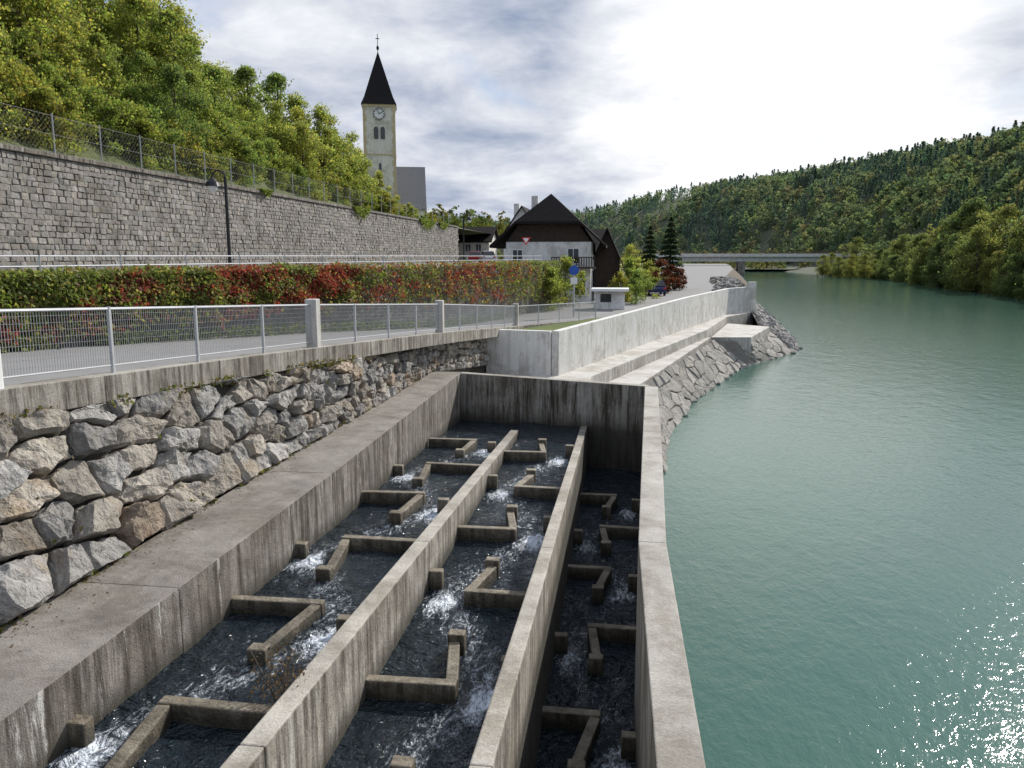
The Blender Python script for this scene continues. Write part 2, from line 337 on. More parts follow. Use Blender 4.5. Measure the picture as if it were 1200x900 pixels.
def segd(px,py,a,b):
    dx,dy=b[0]-a[0],b[1]-a[1]; t=max(0,min(1,((px-a[0])*dx+(py-a[1])*dy)/(dx*dx+dy*dy+1e-9))); return math.hypot(px-a[0]-t*dx,py-a[1]-t*dy)
def pool(x0f,x1f,y0,y1,zf,sl,d,k):
    nx=28; ny=int((y1-y0)/.08); vs=[];fo=[]; sl=sorted(sl,key=lambda s:s[1])
    for j in range(ny):
        y=y0+(y1-y0)*j/(ny-1); x0=x0f(y);x1=x1f(y)
        near=[(a,b) for a,b in zip(sl,sl[1:]) if a[1]-1<y<b[1]+1]
        for i in range(nx):
            x=x0+(x1-x0)*i/(nx-1); f=0
            for (sx,sy) in sl:
                dy=(y-sy)*d; dx=x-sx
                if -.5<dy<2.4: f+=.95*math.exp(-(dx*dx)/(.06+.16*max(0,dy)))*math.exp(-((dy-.4)/.6)**2)
            for a,b in near:
                dd=segd(x,y,a,b); f=max(f,.42*math.exp(-(dd/.42)**2))
            f=min(1,f)*k; nz=noise.noise(Vector((x*2.2,y*2.2,d)))*.035+noise.noise(Vector((x*6,y*6,d+5)))*(.014+.06*f)
            vs.append((x,y,zf(y)+nz+.03*f)); fo.append(f+.12*k)
    fs=[(j*nx+i,j*nx+i+1,(j+1)*nx+i+1,(j+1)*nx+i) for j in range(ny-1) for i in range(nx-1)]
    me=bpy.data.meshes.new('pool_water'); me.from_pydata(vs,[],fs); at=me.attributes.new('foam','FLOAT','POINT'); at.data.foreach_set('value',fo)
    put('pool_water',me,M_pool,kind='structure',smooth=True)
pool(lambda y:-5.9,lambda y:-3.4,1,28.3,lambda y:zl(y)-.02*max(0,y-23),slots[0],-1,1.0)
pool(lambda y:-3.4,lambda y:-1.2,1,28.0,lambda y:2.22,slots[1],-1,1.0)
pool(lambda y:-1.2,lambda y:.9,1,27.5,lambda y:.9,slots[2],-1,.75)

# ------------------------------------------------------------ rubble wall below path
mb=MB(); H=lambda y:max(.35,(zp(y)-.32)-(3.8 if y<28 else 3.8-.1*(y-28)))
zb=lambda y:3.78 if y<28 else 3.78-.1*(y-28)
def rub(u,v):
    h=H(u); t=max(0.0,min(v,h)/h); xb=-6.98 if u<28 else -6.98+.09*(u-28); xt=xf(u)+.12; xt=min(xt,xb-.1)
    p=Vector((xb+(xt-xb)*(t**.9),u,zb(u)+h*t)); n=Vector((h,0,(xb-xt)*1.0)).normalized(); return p,n
def rubcells(u0,u1,du,dv,drop):
    for c in voronoi(u0,u1,0,2.7,du,dv,.46,drop,.28):
        cu=sum(p[0] for p in c)/len(c); cv=sum(p[1] for p in c)/len(c)
        if cv>H(cu)+.08: continue
        stone(mb,c,rub,R(.07,.25),stonecol(),R(.018,.05),R(.80,.92),.045,True,.18)
rubcells(0,14,.80,.43,.14); rubcells(14,24,.62,.33,.11); rubcells(24,37,.52,.28,.1)
rw=empty('rubble_wall','rough grey and tan boulder retaining wall below the path','stone wall')
put('boulder_facing',mb,M_stone,rw,rough=(3,.20,.10))
mb=MB(); ys=np.arange(-2,38,1.5); vs=[]
for y in ys:
    a,_=rub(y,0); b,_=rub(y,9); vs+=[(a.x-.03,y,a.z-1),(b.x-.03,y,b.z),(b.x-.5,y,b.z)]
mb.add(vs,[(3*i+k,3*i+3+k,3*i+4+k,3*i+1+k) for i in range(len(ys)-1) for k in (0,1)]); put('mortar_core',mb,M_mortar,rw)
P=[]
for _ in range(11000):
    y=R(5,37); r=random.random()
    pk=noise.noise(Vector((y*.9,float(r>.5),1)))
    if pk<-.05+R(-.1,.1): continue
    if r<.5: p,_n=rub(y,9); P.append((p.x+R(-.15,.2),y,p.z+R(-.05,.13)))
    elif r<.8: P.append((-6.98+R(-.1,.15),y,zb(y)+R(0,.09)))
    else:
        v=R(0,H(y)); p,n_=rub(y,v)
        if noise.noise(Vector((y*2.5,v*3,7)))>.28: P.append(tuple(p+n_*R(.08,.2)))
V=leafquads(np.array(P),.07); cc=np.where(rng.random(len(P))[:,None]<.5,np.array([.10,.12,.03]),np.array([.14,.11,.05]))*rng.uniform(.5,1.3,len(P))[:,None]
put('wall_weeds',quads('wall_weeds',V,np.repeat(cc,4,0)),M_creep,kind='stuff',label='small weeds and moss growing on boulder wall',cat='weeds')
P=[]
for _ in range(700):
    y=R(4,28); x=-6.95+abs(random.gauss(0,.28)); 
    if x<-5.6: P.append((x,y,3.806))
V=leafquads(np.array(P),.035,np.array([[0,0,1.0]]),.85); cc=np.array([.16,.11,.06])*rng.uniform(.4,1.6,len(P))[:,None]
put('fallen_leaves',quads('fallen_leaves',V,np.repeat(cc,4,0)),M_creep,kind='stuff',label='dry fallen leaves scattered on concrete slab',cat='leaves')
# ------------------------------------------------------------ plinth + fence
pf=empty('path_fence','galvanised mesh fence with concrete posts on a plinth','fence')
mb=MB(); ys=list(np.arange(-4,49,3.0))
for a,b in zip(ys,ys[1:]): mb.beam((xf(a),a+.002),(xf(b),b-.002),.34,(zp(a)-.32,zp(a)+.1),(zp(b)-.32,zp(b)+.1))
put('plinth',mb,M_conc,pf,bevel=.015)
M_post=surf('pale post concrete',(.50,.48,.45),(.60,.58,.55),2,30,.9,.3,.01,.3)
for y in (9.1,18.2,27.9,40.6):
    mb=MB(); z=zp(y)+.1; w=.14; mb.box(xf(y)-w,xf(y)+w,y-w,y+w,z-.1,z+1.14); put('concrete_post',mb,M_whitep if y<10 else M_post,pf,bevel=.02)
posts=[1,3,5,7,11.4,13.6,15.9,20.6,23,25.4,30.4,33,35.6,38.1,42.8,45,47.3,49.4]
for y in posts:
    mb=MB(); z=zp(y)+.1; mb.box(xf(y)-.025,xf(y)+.025,y-.025,y+.025,z-.02,z+1.03); put('metal_post',mb,M_galv,pf)
mb=MB(); pts=sorted(posts+[9.1,18.2,27.9,40.6,-1])
for a,b in zip(pts,pts[1:]):
    for zz,r in ((1.0,.024),(.12,.014)): mb.tube([(xf(a),a,zp(a)+.1+zz),(xf(b),b,zp(b)+.1+zz)],r,6)
put('rail',mb,M_galv,pf)
mb=MB(); y=0.0
while y<49.4:
    x=xf(y); z=zp(y)+.1; w=.004; mb.add([(x,y-w,z+.12),(x+w,y+w,z+.12),(x-w,y+w,z+.12),(x,y-w,z+.98),(x+w,y+w,z+.98),(x-w,y+w,z+.98)],[(0,1,4,3),(1,2,5,4),(2,0,3,5)]); y+=.05
for k in range(1,9):
    for a,b in zip(pts,pts[1:]): mb.tube([(xf(a)+.006,a,zp(a)+.1+.12+k*.1),(xf(b)+.006,b,zp(b)+.1+.12+k*.1)],.003,3,cap=False)
put('wire_mesh',mb,M_galv,pf)

# ------------------------------------------------------------ creeper wall
cw=empty('creeper_wall','low retaining wall covered in red and green creeper','wall')
mb=MB()
for a in range(-4,62,6): mb.beam((xh(a)-.2,a),(xh(a+6)-.2,a+5.99),.4,(zp(a)-.5,7.45),(zp(a+6)-.5,7.45))
put('retaining_wall',mb,surf('old wall masonry',(.14,.13,.115),(.27,.25,.22),2.5,18,.95,.9,.04,.7),cw)
n=54000; Y=rng.uniform(6,62.5,n); Y=np.where(rng.random(n)<.5,rng.uniform(8,32,n),Y)
lo=np.interp(Y,[6,16,22,30,62],[6.1,5.85,6.05,6.0,4.5]); Z=lo+(7.58-lo)*rng.random(n)**.72
sag=np.array([noise.noise(Vector((y*.8,0,0)))*.5+noise.noise(Vector((y*3,0,4)))*.25 for y in Y]); Z=np.where(Z<lo+.4,Z+sag,Z)
bul=np.array([noise.noise(Vector((y*.9,z*1.2,3))) for y,z in zip(Y,Z)]); X=-14+(Y-16.6)*.194+.1+rng.random(n)*.25+.3*np.clip(bul+.3,0,1)+.12*(7.95-Z)/3
top=rng.random(n)<.14; X=np.where(top,X-rng.random(n)*.6,X); Z=np.where(top,7.45+rng.random(n)*.24+sag*.25,Z)
V=leafquads(np.stack([X,Y,Z],1),.12,np.array([[.85,-.2,.5]]),.45)
pat=np.array([noise.noise(Vector((y*.3,z*.9,9)))*.8+.6*noise.noise(Vector((y*1.4,z*2.2,2))) for y,z in zip(Y,Z)])+rng.normal(0,.26,n)
g=np.array([.145,.18,.045]);r_=np.array([.26,.052,.042]);dr=np.array([.18,.10,.055]);ye=np.array([.32,.28,.09])
pat=pat-.6*np.clip((Y-50)/8,0,1)-.30*np.clip((24-Y)/10,0,1)+.06*np.exp(-((Y-34)/10)**2)
pat=np.where(Z>7.3,pat-.12,pat)
col=np.where((pat>.13)[:,None],r_,np.where((pat>-.08)[:,None],dr,g)); col=np.where((rng.random(n)<.15)[:,None],ye,col); col=col*rng.uniform(.5,1.35,n)[:,None]
put('creeper_leaves',quads('creeper_leaves',V,np.repeat(col,4,0)),M_creep,cw)
P=[]
for _ in range(9000):
    y=R(10,50); 
    if noise.noise(Vector((y*.7,3,3)))<-.1+R(-.2,.2): continue
    P.append((xh(y)+R(.05,.6),y,zp(y)+R(0,.35)))
V=leafquads(np.array(P),.11); cc=np.array([.10,.12,.035])*rng.uniform(.5,1.5,len(P))[:,None]
put('path_verge_plants',quads('path_verge_plants',V,np.repeat(cc,4,0)),M_creep,kind='stuff',label='low green plants along foot of creeper wall',cat='plants')
rl=empty('road_railing','pale steel railing along the raised road','railing')
mb=MB()
for a in range(0,60,6):
    for zz in (8.0,7.75): mb.tube([(xh(a)-.45,a,zz),(xh(a+6)-.45,a+6,zz)],.022,6)
put('rail',mb,M_galv,rl)
for y in np.arange(8,61,2.5):
    mb=MB(); mb.tube([(xh(y)-.45,y,7.0),(xh(y)-.45,y,8.02)],.03,6); put('post',mb,M_galv,rl)

# ------------------------------------------------------------ stone retaining wall
sw=empty('stone_retaining_wall','tall grey stone block retaining wall beneath wooded slope','stone wall')
mb=MB(); z=7.0; top=12.1
def wf(u,v): return Vector((-24,u,v)),Vector((1,0,0))
while z<top-.08:
    h=R(.22,.31); h=min(h,top-z); y=20+R(0,.5)
    while y<116:
        w=R(.22,.55)*(1 if y<62 else 2.0); j=.025
        poly=[(y+R(-j,j),z+R(-j,j)),(y+w+R(-j,j),z+R(-j,j)),(y+w+R(-j,j),z+h+R(-j,j)),(y+R(-j,j),z+h+R(-j,j))]
        g_=R(.78,1.15); stone(mb,poly,wf,R(.025,.07),(g_*R(.98,1.05),g_,g_*R(.92,1.02)),.010,.90,.012,False,.1); y+=w
    z+=h
put('stone_blocks',mb,M_wallstone,sw)
mb=MB(); mb.box(-24.8,-24.02,10,116,6.5,top); put('mortar_core',mb,surf('grey brown mortar',(.10,.092,.08),(.16,.15,.13),3,30,1,.4),sw)
mb=MB()
for y in np.arange(16,116,2.0): mb.box(-24.9,-23.82,y+.01,y+1.99,top+.002,top+.18)
put('coping',mb,M_slab,sw,bevel=.02)
cf=empty('chain_link_fence','thin wire fence with grey posts on top of stone wall','fence')
for i,y in enumerate(np.arange(20,115,3.2)):
    mb=MB(); mb.tube([(-24.6,y,12.2),(-24.6,y,14.1)],.035,6); put('post',mb,M_galv,cf)
mb=MB()
for zz in (12.45,13.2,14.0): mb.tube([(-24.6,18,zz),(-24.6,115,zz)],.008,4)
for y in np.arange(18,75,.25):
    for s in (-1,1): mb.tube([(-24.6,y,12.4),(-24.6,y+s*1.6,14.0)],.0022,3,cap=False)
put('wire_mesh',mb,M_galv2,cf)

# ------------------------------------------------------------ hillside
sm=lambda a,b,t:(lambda s:s*s*(3-2*s))(min(1,max(0,(t-a)/(b-a))))
def hz(x,y):
    d=max(0,-24.8-x); k=.68-.56*sm(52,100,y); return 12.15+d*k+ (noise.noise(Vector((x*.12,y*.12,0)))*1.2*min(1,d/4))
mb=MB(); xs=[-24.8,-26,-28,-30,-33,-36,-40,-45,-50,-57,-65,-75,-90,-110,-150,-220]; ys=np.arange(-40,461,5.0)
mb.add([(x,y,hz(x,y)) for y in ys for x in xs],[(j*16+i+1,j*16+i,(j+1)*16+i,(j+1)*16+i+1) for j in range(len(ys)-1) for i in range(15)])
put('hillside',mb,M_dry,kind='structure',smooth=True)

# ------------------------------------------------------------ trees
def crown(n,H,Rr,leaf,base,seed,lobes=34,h0=.3,lr=(.16,.36)):
    rr=np.random.default_rng(seed); P=[];O=[];K=[]; cs=[]
    for i in range(lobes):
        a=rr.uniform(0,2*math.pi); t=rr.uniform(0,1); z=H*(h0+.05+(.90-h0)*t); prof=math.sin(math.pi*min(1,.2+.8*t))**.7 if .2+.8*t<1 else .05
        rad=Rr*prof*rr.uniform(.1,.85); c=np.array([rad*math.cos(a),rad*math.sin(a),z]); s=Rr*rr.uniform(*lr)*(1.15-.4*t); cs.append(c)
        m=n//lobes; d=rr.normal(size=(m,3)); d/=np.linalg.norm(d,axis=1)[:,None]
        rad2=s*(rr.uniform(.2,1.0,m)**.6)*np.where(rr.random(m)<.25,rr.uniform(1,1.8,m),1); q=d*rad2[:,None]; q[:,2]*=.75; P.append(c+q); O.append(d)
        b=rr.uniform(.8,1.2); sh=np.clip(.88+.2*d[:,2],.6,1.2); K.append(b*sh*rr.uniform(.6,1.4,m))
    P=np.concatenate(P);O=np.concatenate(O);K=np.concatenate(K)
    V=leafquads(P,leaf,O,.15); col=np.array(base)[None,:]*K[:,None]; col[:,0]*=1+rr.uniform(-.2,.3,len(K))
    return V,np.repeat(col,4,0),cs
def trunk(H,r,cs,seed):
    mb=MB(); rr=random.Random(seed); mid=(rr.uniform(-.2,.2),rr.uniform(-.2,.2),H*.4)
    mb.tube([(0,0,-.5),(0,0,H*.15),mid,(mid[0]*1.5,mid[1]*1.5,H*.85)],[r*1.25,r,r*.75,r*.15],8)
    for c in cs[:14]:
        s=rr.uniform(.25,.6); b=Vector((mid[0],mid[1],H*s)) ; c=Vector(c); m=b.lerp(c,.5)+Vector((0,0,-.2)); mb.tube([b,m,c],[r*.4,r*.25,r*.07],5)
    return mb.mesh('trunk')
def conifer(H,Rr,n,leaf,base,seed):
    rr=np.random.default_rng(seed); t=rr.random(n)**.8; z=H*(.1+.9*t); rad=Rr*(1-t)**.85*rr.uniform(.35,1.05,n); a=rr.uniform(0,2*math.pi,n)
    lay=(np.floor(z/(H/14))*(H/14)); z=.5*z+.5*lay
    P=np.stack([rad*np.cos(a),rad*np.sin(a),z-rad*.25],1); O=np.stack([np.cos(a)*.6,np.sin(a)*.6,np.full(n,.6)],1)
    V=leafquads(P,leaf,O,.6); k=rr.uniform(.6,1.4,n); return V,np.repeat(np.array(base)[None,:]*k[:,None],4,0)
protos={}
def proto(key,H,Rr,n,leaf,base,seed,kind='d',lobes=34,h0=.3,lr=(.18,.38)):
    if kind=='d': V,c,cs=crown(n,H,Rr,leaf,base,seed,lobes,h0=h0,lr=lr)
    else: V,c=conifer(H,Rr,n,leaf,base,seed); cs=[]
    me=quads('crown',V,c); me.materials.append(M_leaf); tm=trunk(H,H*.018,cs,seed); tm.materials.append(M_bark); protos[key]=(tm,me)
def tree(key,loc,s=1,label='',cat='tree',group=None,name='deciduous_tree',sz=None):
    e=empty(name,label,cat,loc,group); e.rotation_euler=(0,0,R(0,6.28)); e.scale=(s,s,s*(sz or R(.9,1.15)))
    for nm,me in zip(('trunk','crown'),protos[key]):
        o=bpy.data.objects.new(nm,me); C.objects.link(o); o.parent=e
    return e
G1=(.185,.225,.068);G2=(.230,.250,.075);G3=(.145,.185,.060)
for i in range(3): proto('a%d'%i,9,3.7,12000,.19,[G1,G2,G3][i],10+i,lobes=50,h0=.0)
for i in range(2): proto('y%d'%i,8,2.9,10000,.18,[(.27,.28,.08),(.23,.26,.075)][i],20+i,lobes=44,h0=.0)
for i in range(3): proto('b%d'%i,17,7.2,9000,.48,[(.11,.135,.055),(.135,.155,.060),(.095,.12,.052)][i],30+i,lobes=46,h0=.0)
proto('bush',3,1.9,3600,.13,(.17,.21,.06),41,lobes=20,h0=.0); proto('red',4,1.9,3000,.17,(.085,.028,.020),42,lobes=14,h0=.05)
proto('yb',3,1.9,3600,.13,(.23,.23,.065),43,lobes=20,h0=0.)
proto('con',9,2.3,6000,.3,(.022,.038,.018),44,'c')
random.seed(11)
cnt=0
for x in np.arange(-28.0,-66,-3.6):
    for y in np.arange(27,84,3.9):
        px=x+R(-1.5,1.5);py=y+R(-1.6,1.6)
        if -px/py>.98 or (py>66 and px<-46): continue
        if px>-31 and py<42 and random.random()<.15: continue
        if py>72 and px<-38: continue
        s=R(.8,1.2)*(1.0 if px<-31 else .62); s*=1 if py<66 else .85
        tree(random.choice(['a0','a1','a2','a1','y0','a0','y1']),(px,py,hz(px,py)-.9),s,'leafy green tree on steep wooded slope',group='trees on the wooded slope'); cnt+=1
for (x,y,s) in [(-28,64,.8),(-28,68,.85),(-27.5,72.5,1.0),(-28.5,77,.95),(-27.6,81,.92),(-28.5,85.5,.78),(-27.5,89.5,.66),(-28.5,94,.52),(-27.8,98,.45),(-30.5,74,1.1),(-31,83,.95)]:
    tree(random.choice(['y0','y1']),(x,y,hz(x,y)-.2),s,'bright yellow green tree above stone wall',group='yellow green trees above the stone wall')
for _ in range(170):
    y=R(27,112) if random.random()<.35 else R(27,60); s=R(.5,1.15)*(1 if y<90 else .7); x=-25.9-abs(random.gauss(0,2.2)); tree(random.choice(['bush','yb','bush']),(x,y,hz(x,y)-.4),s,'small bush at top of stone wall','bush',group='bushes above the stone wall',name='bush')
P=[]
for yc,w,d in [(72,2.5,1.2),(97,4,1.5),(106,3,1.1),(52,.8,.5)]:
    for _ in range(int(500*w)):
        t=R(-1,1); P.append((-23.75+R(-.3,.15),yc+t*w,12.35-R(-.1,d)*(1-t*t)*R(.2,1)))
V=leafquads(np.array(P),.16); cc=np.array([.15,.19,.045])*rng.uniform(.5,1.4,len(P))[:,None]
put('hanging_plants',quads('hanging_plants',V,np.repeat(cc,4,0)),M_creep,kind='stuff',label='green plants hanging over stone wall coping',cat='plants')

RE=[(-60,60),(60,66),(157,72.8),(230,82),(288,89),(330,86),(361,79),(430,76)]
for y in list(np.arange(120,345,6.5)):
    for k in range(2):
        yy=y+R(-3,3); x=interp(RE,yy)+2.2+k*8+R(-1.5,1.5); s=R(.6,1.15)*(1 if yy<250 else .7)*(.75 if k==0 else 1.1)
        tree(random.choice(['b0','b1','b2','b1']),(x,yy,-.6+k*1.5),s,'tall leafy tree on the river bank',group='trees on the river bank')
for (x,y,s) in [(82,305,.45),(80,315,.5),(78,330,.45),(84,296,.5)]: tree('b1',(x,y,.3),s,'small bushy willow at the water edge',group='trees on the river bank')

# ------------------------------------------------------------ far hills loft + forest
E_=[(60,-60),(66,60),(72.8,157),(82,230),(89,288),(86,330),(79,361),(78,430),(70,520),(10,700),(-100,780),(-200,800),(-400,760)]
F_=[(95,-60),(98,60),(104,157),(112,230),(118,288),(120,330),(118,370),(112,440),(95,540),(25,730),(-90,820),(-190,840),(-390,800)]
RD=[(360,-60,70),(350,60,72),(340,200,74),(320,330,76),(290,440,76),(272,520,76),(254,590,75),(225,680,76),(198,760,76),(92,935,76),(-64,1100,56),(-156,1133,46),(-500,1100,75)]
def loftpt(i,t,b):
    e=[E_[i][k]+(E_[i+1][k]-E_[i][k])*t for k in (0,1)]; f=[F_[i][k]+(F_[i+1][k]-F_[i][k])*t for k in (0,1)]; r=[RD[i][k]+(RD[i+1][k]-RD[i][k])*t for k in (0,1,2)]
    if b<0: 
        q=max(0,b+1); x=e[0]+(f[0]-e[0])*q; y=e[1]+(f[1]-e[1])*q; z=-1+4*q**.6
    elif b<=1:
        x=f[0]+(r[0]-f[0])*b;y=f[1]+(r[1]-f[1])*b; z=3+(r[2]-3)*(math.sin(b*math.pi/2)**1.0)+noise.noise(Vector((x*.012,y*.012,0)))*20*b*(1.15-b)
    else: x=r[0]+(r[0]-f[0])*(b-1);y=r[1]+(r[1]-f[1])*(b-1); z=r[2]-(b-1)*60
    return (x,y,z)
bs=[-1,-.8,-.4]+[k/16 for k in range(17)]+[1.3,2]; cols=[(i,t) for i in range(12) for t in (0,.25,.5,.75)]+[(11,1)]
mb=MB(); nb=len(bs); mb.add([loftpt(i,t,b) for i,t in cols for b in bs],[(j*nb+k,j*nb+k+1,(j+1)*nb+k+1,(j+1)*nb+k) for j in range(len(cols)-1) for k in range(nb-1)])
put('far_hills',mb,M_forest,kind='structure',smooth=True)
LP=[]
for s in range(4): V,c,_=crown(170,14,6.0,1.7,(1,1,1),60+s,17,h0=.02,lr=(.25,.45)); LP.append((V,c,0))
for s in range(3): V,c=conifer(17,4.4,110,1.8,(1,1,1),70+s); LP.append((V,c,1))
VV=[];CC=[]
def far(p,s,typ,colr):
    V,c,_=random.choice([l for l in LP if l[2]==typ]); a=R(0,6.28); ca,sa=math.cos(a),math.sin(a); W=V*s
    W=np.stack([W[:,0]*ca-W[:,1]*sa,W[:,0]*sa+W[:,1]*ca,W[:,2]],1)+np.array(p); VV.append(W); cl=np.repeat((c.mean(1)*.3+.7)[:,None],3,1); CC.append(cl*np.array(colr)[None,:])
for i in range(2,12):
    Lr=math.dist(RD[i][:2],RD[i+1][:2]); n=int(Lr/7.5*30*.85)
    if i>=9: n=int(n*.45)
    for _ in range(n):
        t=random.random(); b=random.random()**.8; p=loftpt(i,t,b*1.03-.03)
        if p[0]/p[1]>.5: continue
        cn=noise.noise(Vector((p[0]*.02,p[1]*.02,4)))+b*.25-.12; hzf=min(1,p[1]/800); haze=np.array([.042,.058,.080])*hzf  # bluish distance haze painted into the foliage colour, stronger farther off
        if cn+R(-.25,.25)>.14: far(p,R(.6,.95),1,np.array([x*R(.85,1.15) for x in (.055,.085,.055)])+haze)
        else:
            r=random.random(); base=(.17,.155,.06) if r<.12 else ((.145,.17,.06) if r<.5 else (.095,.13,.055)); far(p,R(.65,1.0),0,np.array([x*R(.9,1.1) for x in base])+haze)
for _ in range(260):
    x=R(-120,120);y=R(432,640); far((x,y,1),R(.5,.8),0,random.choice([(.13,.16,.08),(.18,.18,.085),(.16,.15,.08)]))
for _ in range(160):
    x=R(-150,-30);y=R(200,430)
    if x/y>-.14: continue
    far((x,y,hz(x,y) if x<-26 else 4),R(.4,.6),0,random.choice([(.09,.12,.04),(.14,.135,.045)]))
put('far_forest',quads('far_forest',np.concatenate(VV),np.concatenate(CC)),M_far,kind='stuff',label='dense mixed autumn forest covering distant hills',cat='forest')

# ------------------------------------------------------------ riprap bank
mb=MB()
TOP=[(26,-.2,1.95),(37.8,.95,1.95),(57.8,6.3,1.95),(60.6,6.7,1.9),(61.2,9.6,1.6),(70.6,12.6,1.6),(74,12.2,2.0),(81,12.6,2.7),(90,interp(XR,90)-5,3.4),(110,interp(XR,110)-5,4),(400,interp(XR,400)-5,4)]
def bank(u,v):
    xt=interp(TOP,u,1); zt=interp(TOP,u,2); 
    if u>90: xt=xr(u)-5
    x0=xr(u)+.25; t=v/5.2; n=Vector((zt,-.2,max(.3,x0-xt))).normalized(); return Vector((x0+(xt-x0)*t,u,-.25+(zt+.25)*t)),n
for c in voronoi(28.5,70,0,5.2,1.45,1.4,.40,.06): stone(mb,c,bank,R(.0,.10),[g*1.0 for g in [R(.78,1.25)]*3],R(.02,.05),R(.86,.95),.03,True,.06)
put('bank_paving',mb,M_bank,kind='structure',rough=(2,.3,.06))
mb=MB()
for c in voronoi(70,165,0,5.2,.9,1.0,.42): stone(mb,c,bank,R(.10,.28),[g*1.0 for g in [R(.7,1.1)]*3],.03,R(.6,.8),.09,True,.25)
put('riprap',mb,M_stone,kind='stuff',label='grey stone blocks armouring the river bank',cat='riprap')
mb=MB(); ys=np.arange(27,168,1.0); vs=[]
for y in ys: a,_=bank(y,0);b,_=bank(y,5.2); vs+=[(a.x,y,a.z-.1),(b.x,y,b.z-.03)]
mb.add(vs,[(2*i,2*i+2,2*i+3,2*i+1) for i in range(len(ys)-1)]); put('bank_slope',mb,M_grout,kind='structure')
mb=MB()
def rock(mb,c,s,col):
    bm=bmesh.new()
    for _ in range(14):
        d=Vector((R(-1,1),R(-1,1),R(-.8,.8))); d=d.normalized()*R(.8,1.1); bm.verts.new(Vector(c)+Vector((d.x*s*1.2,d.y*s,d.z*s*.75)))
    bmesh.ops.convex_hull(bm,input=bm.verts); bmesh.ops.delete(bm,geom=[v for v in bm.verts if not v.link_faces],context='VERTS')
    bm.verts.index_update(); mb.add([v.co[:] for v in bm.verts],[tuple(v.index for v in f.verts) for f in bm.faces],col); bm.free()
for _ in range(200):
    y=R(88,150); x=xr(y)-R(3.5,7.5); rock(mb,(x,y,3.9+R(0,.35)),R(.25,.6),[g*1 for g in [R(.5,.9)]*3])
for _ in range(90):
    y=R(40,84); x=xr(y)+R(-.4,.25); rock(mb,(x,y,R(-.12,.08)),R(.12,.34),[g*1 for g in [R(.5,.95)]*3])
put('boulder_heap',mb,M_stone,kind='stuff',label='loose grey boulders beside the river path and waterline',cat='boulders')

# ------------------------------------------------------------ buildings
def gable(mb,x0,x1,y0,y1,ze,zr,ov=.5,axis='y',th=.18,hip=0):
    if axis=='y':
        xm=(x0+x1)/2; sl=(zr-ze)/(xm-x0)
        A=[(x0-ov,ze-ov*sl),(xm,zr),(x1+ov,ze-ov*sl)]
        for k in (0,1):
            (xa,za),(xb,zb)=A[k],A[k+1]; ya=y0-ov;yb=y1+ov; hy=hip
            if k==0: v=[(xa,ya,za),(xb,ya+hy,zb),(xb,yb-hy,zb),(xa,yb,za)]
            else: v=[(xb,ya,zb),(xb,yb,zb),(xa,yb-hy,za),(xa,ya+hy,za)]
            mb.add(v+[(p[0],p[1],p[2]-th) for p in v],[(0,1,2,3),(7,6,5,4),(0,4,5,1),(1,5,6,2),(2,6,7,3),(3,7,4,0)])
    else:
        m2=MB(); gable(m2,y0,y1,x0,x1,ze,zr,ov,'y',th,hip); mb.add([(p[1],p[0],p[2]) for p in m2.v],[tuple(reversed(f)) for f in m2.f])
def body(mb,x0,x1,y0,y1,z0,ze,zr,axis='y'):
    if axis=='y':
        xm=(x0+x1)/2; mb.add([(x0,y0,z0),(x1,y0,z0),(x1,y0,ze),(xm,y0,zr-.2),(x0,y0,ze),(x0,y1,z0),(x1,y1,z0),(x1,y1,ze),(xm,y1,zr-.2),(x0,y1,ze)],
            [(0,1,2,3,4),(9,8,7,6,5),(0,5,6,1),(1,6,7,2),(0,4,9,5),(2,7,8,3),(4,3,8,9)])
    else:
        m2=MB(); body(m2,y0,y1,x0,x1,z0,ze,zr); mb.add([(p[1],p[0],p[2]) for p in m2.v],[tuple(reversed(f)) for f in m2.f])
def window(par,x,y,z,w,h,face='y'):
    fr=MB(); t=.09
    def bx(mb,a0,a1,z0,z1,d0,d1):
        if face=='y': mb.box(x+a0,x+a1,y-d1,y-d0,z+z0,z+z1)
        else: mb.box(x+d0,x+d1,y+a0,y+a1,z+z0,z+z1)
    bx(fr,-w/2-t,w/2+t,-h/2-t,-h/2,.003,.08);bx(fr,-w/2-t,w/2+t,h/2,h/2+t,.003,.08);bx(fr,-w/2-t,-w/2,-h/2+.001,h/2-.001,.003,.08);bx(fr,w/2,w/2+t,-h/2+.001,h/2-.001,.003,.08);bx(fr,-.03,.03,-h/2+.001,h/2-.001,.02,.06)
    g=MB(); bx(g,-w/2,w/2,-h/2,h/2,.003,.018)
    o=put('window',g,M_glass,par); put('frame',fr,M_whitep,o)
hw=2.3
ch=empty('church','cream church tower with dark pointed spire and clock','church',(-36.2,119,0)); ch.rotation_euler=(0,0,math.radians(15.5))
mb=MB(); mb.box(-hw,hw,-hw,hw,11,30.0); put('tower',mb,M_cream,ch)
mb=MB()
for sx in (-1,1):
    for k in range(24):
        w=.5 if k%2 else .32
        mb.box(min(sx*(hw+.04),sx*(hw-w)),max(sx*(hw+.04),sx*(hw-w)),-hw-.04,-hw+.3,11+k*.78,11+k*.78+.76)
mb.box(-hw-.12,hw+.12,-hw-.12,hw+.12,29.4,29.75); mb.box(-hw-.06,hw+.06,-hw-.06,hw+.06,22.6,22.8)
put('quoins',mb,M_quoin,ch)
mb=MB(); e=hw+.25; vs=[(-e,-e,29.75),(e,-e,29.75),(e,e,29.75),(-e,e,29.75)]; 
q=e*.82; vs+=[(-q,-q,30.8),(q,-q,30.8),(q,q,30.8),(-q,q,30.8),(0,0,37.6)]
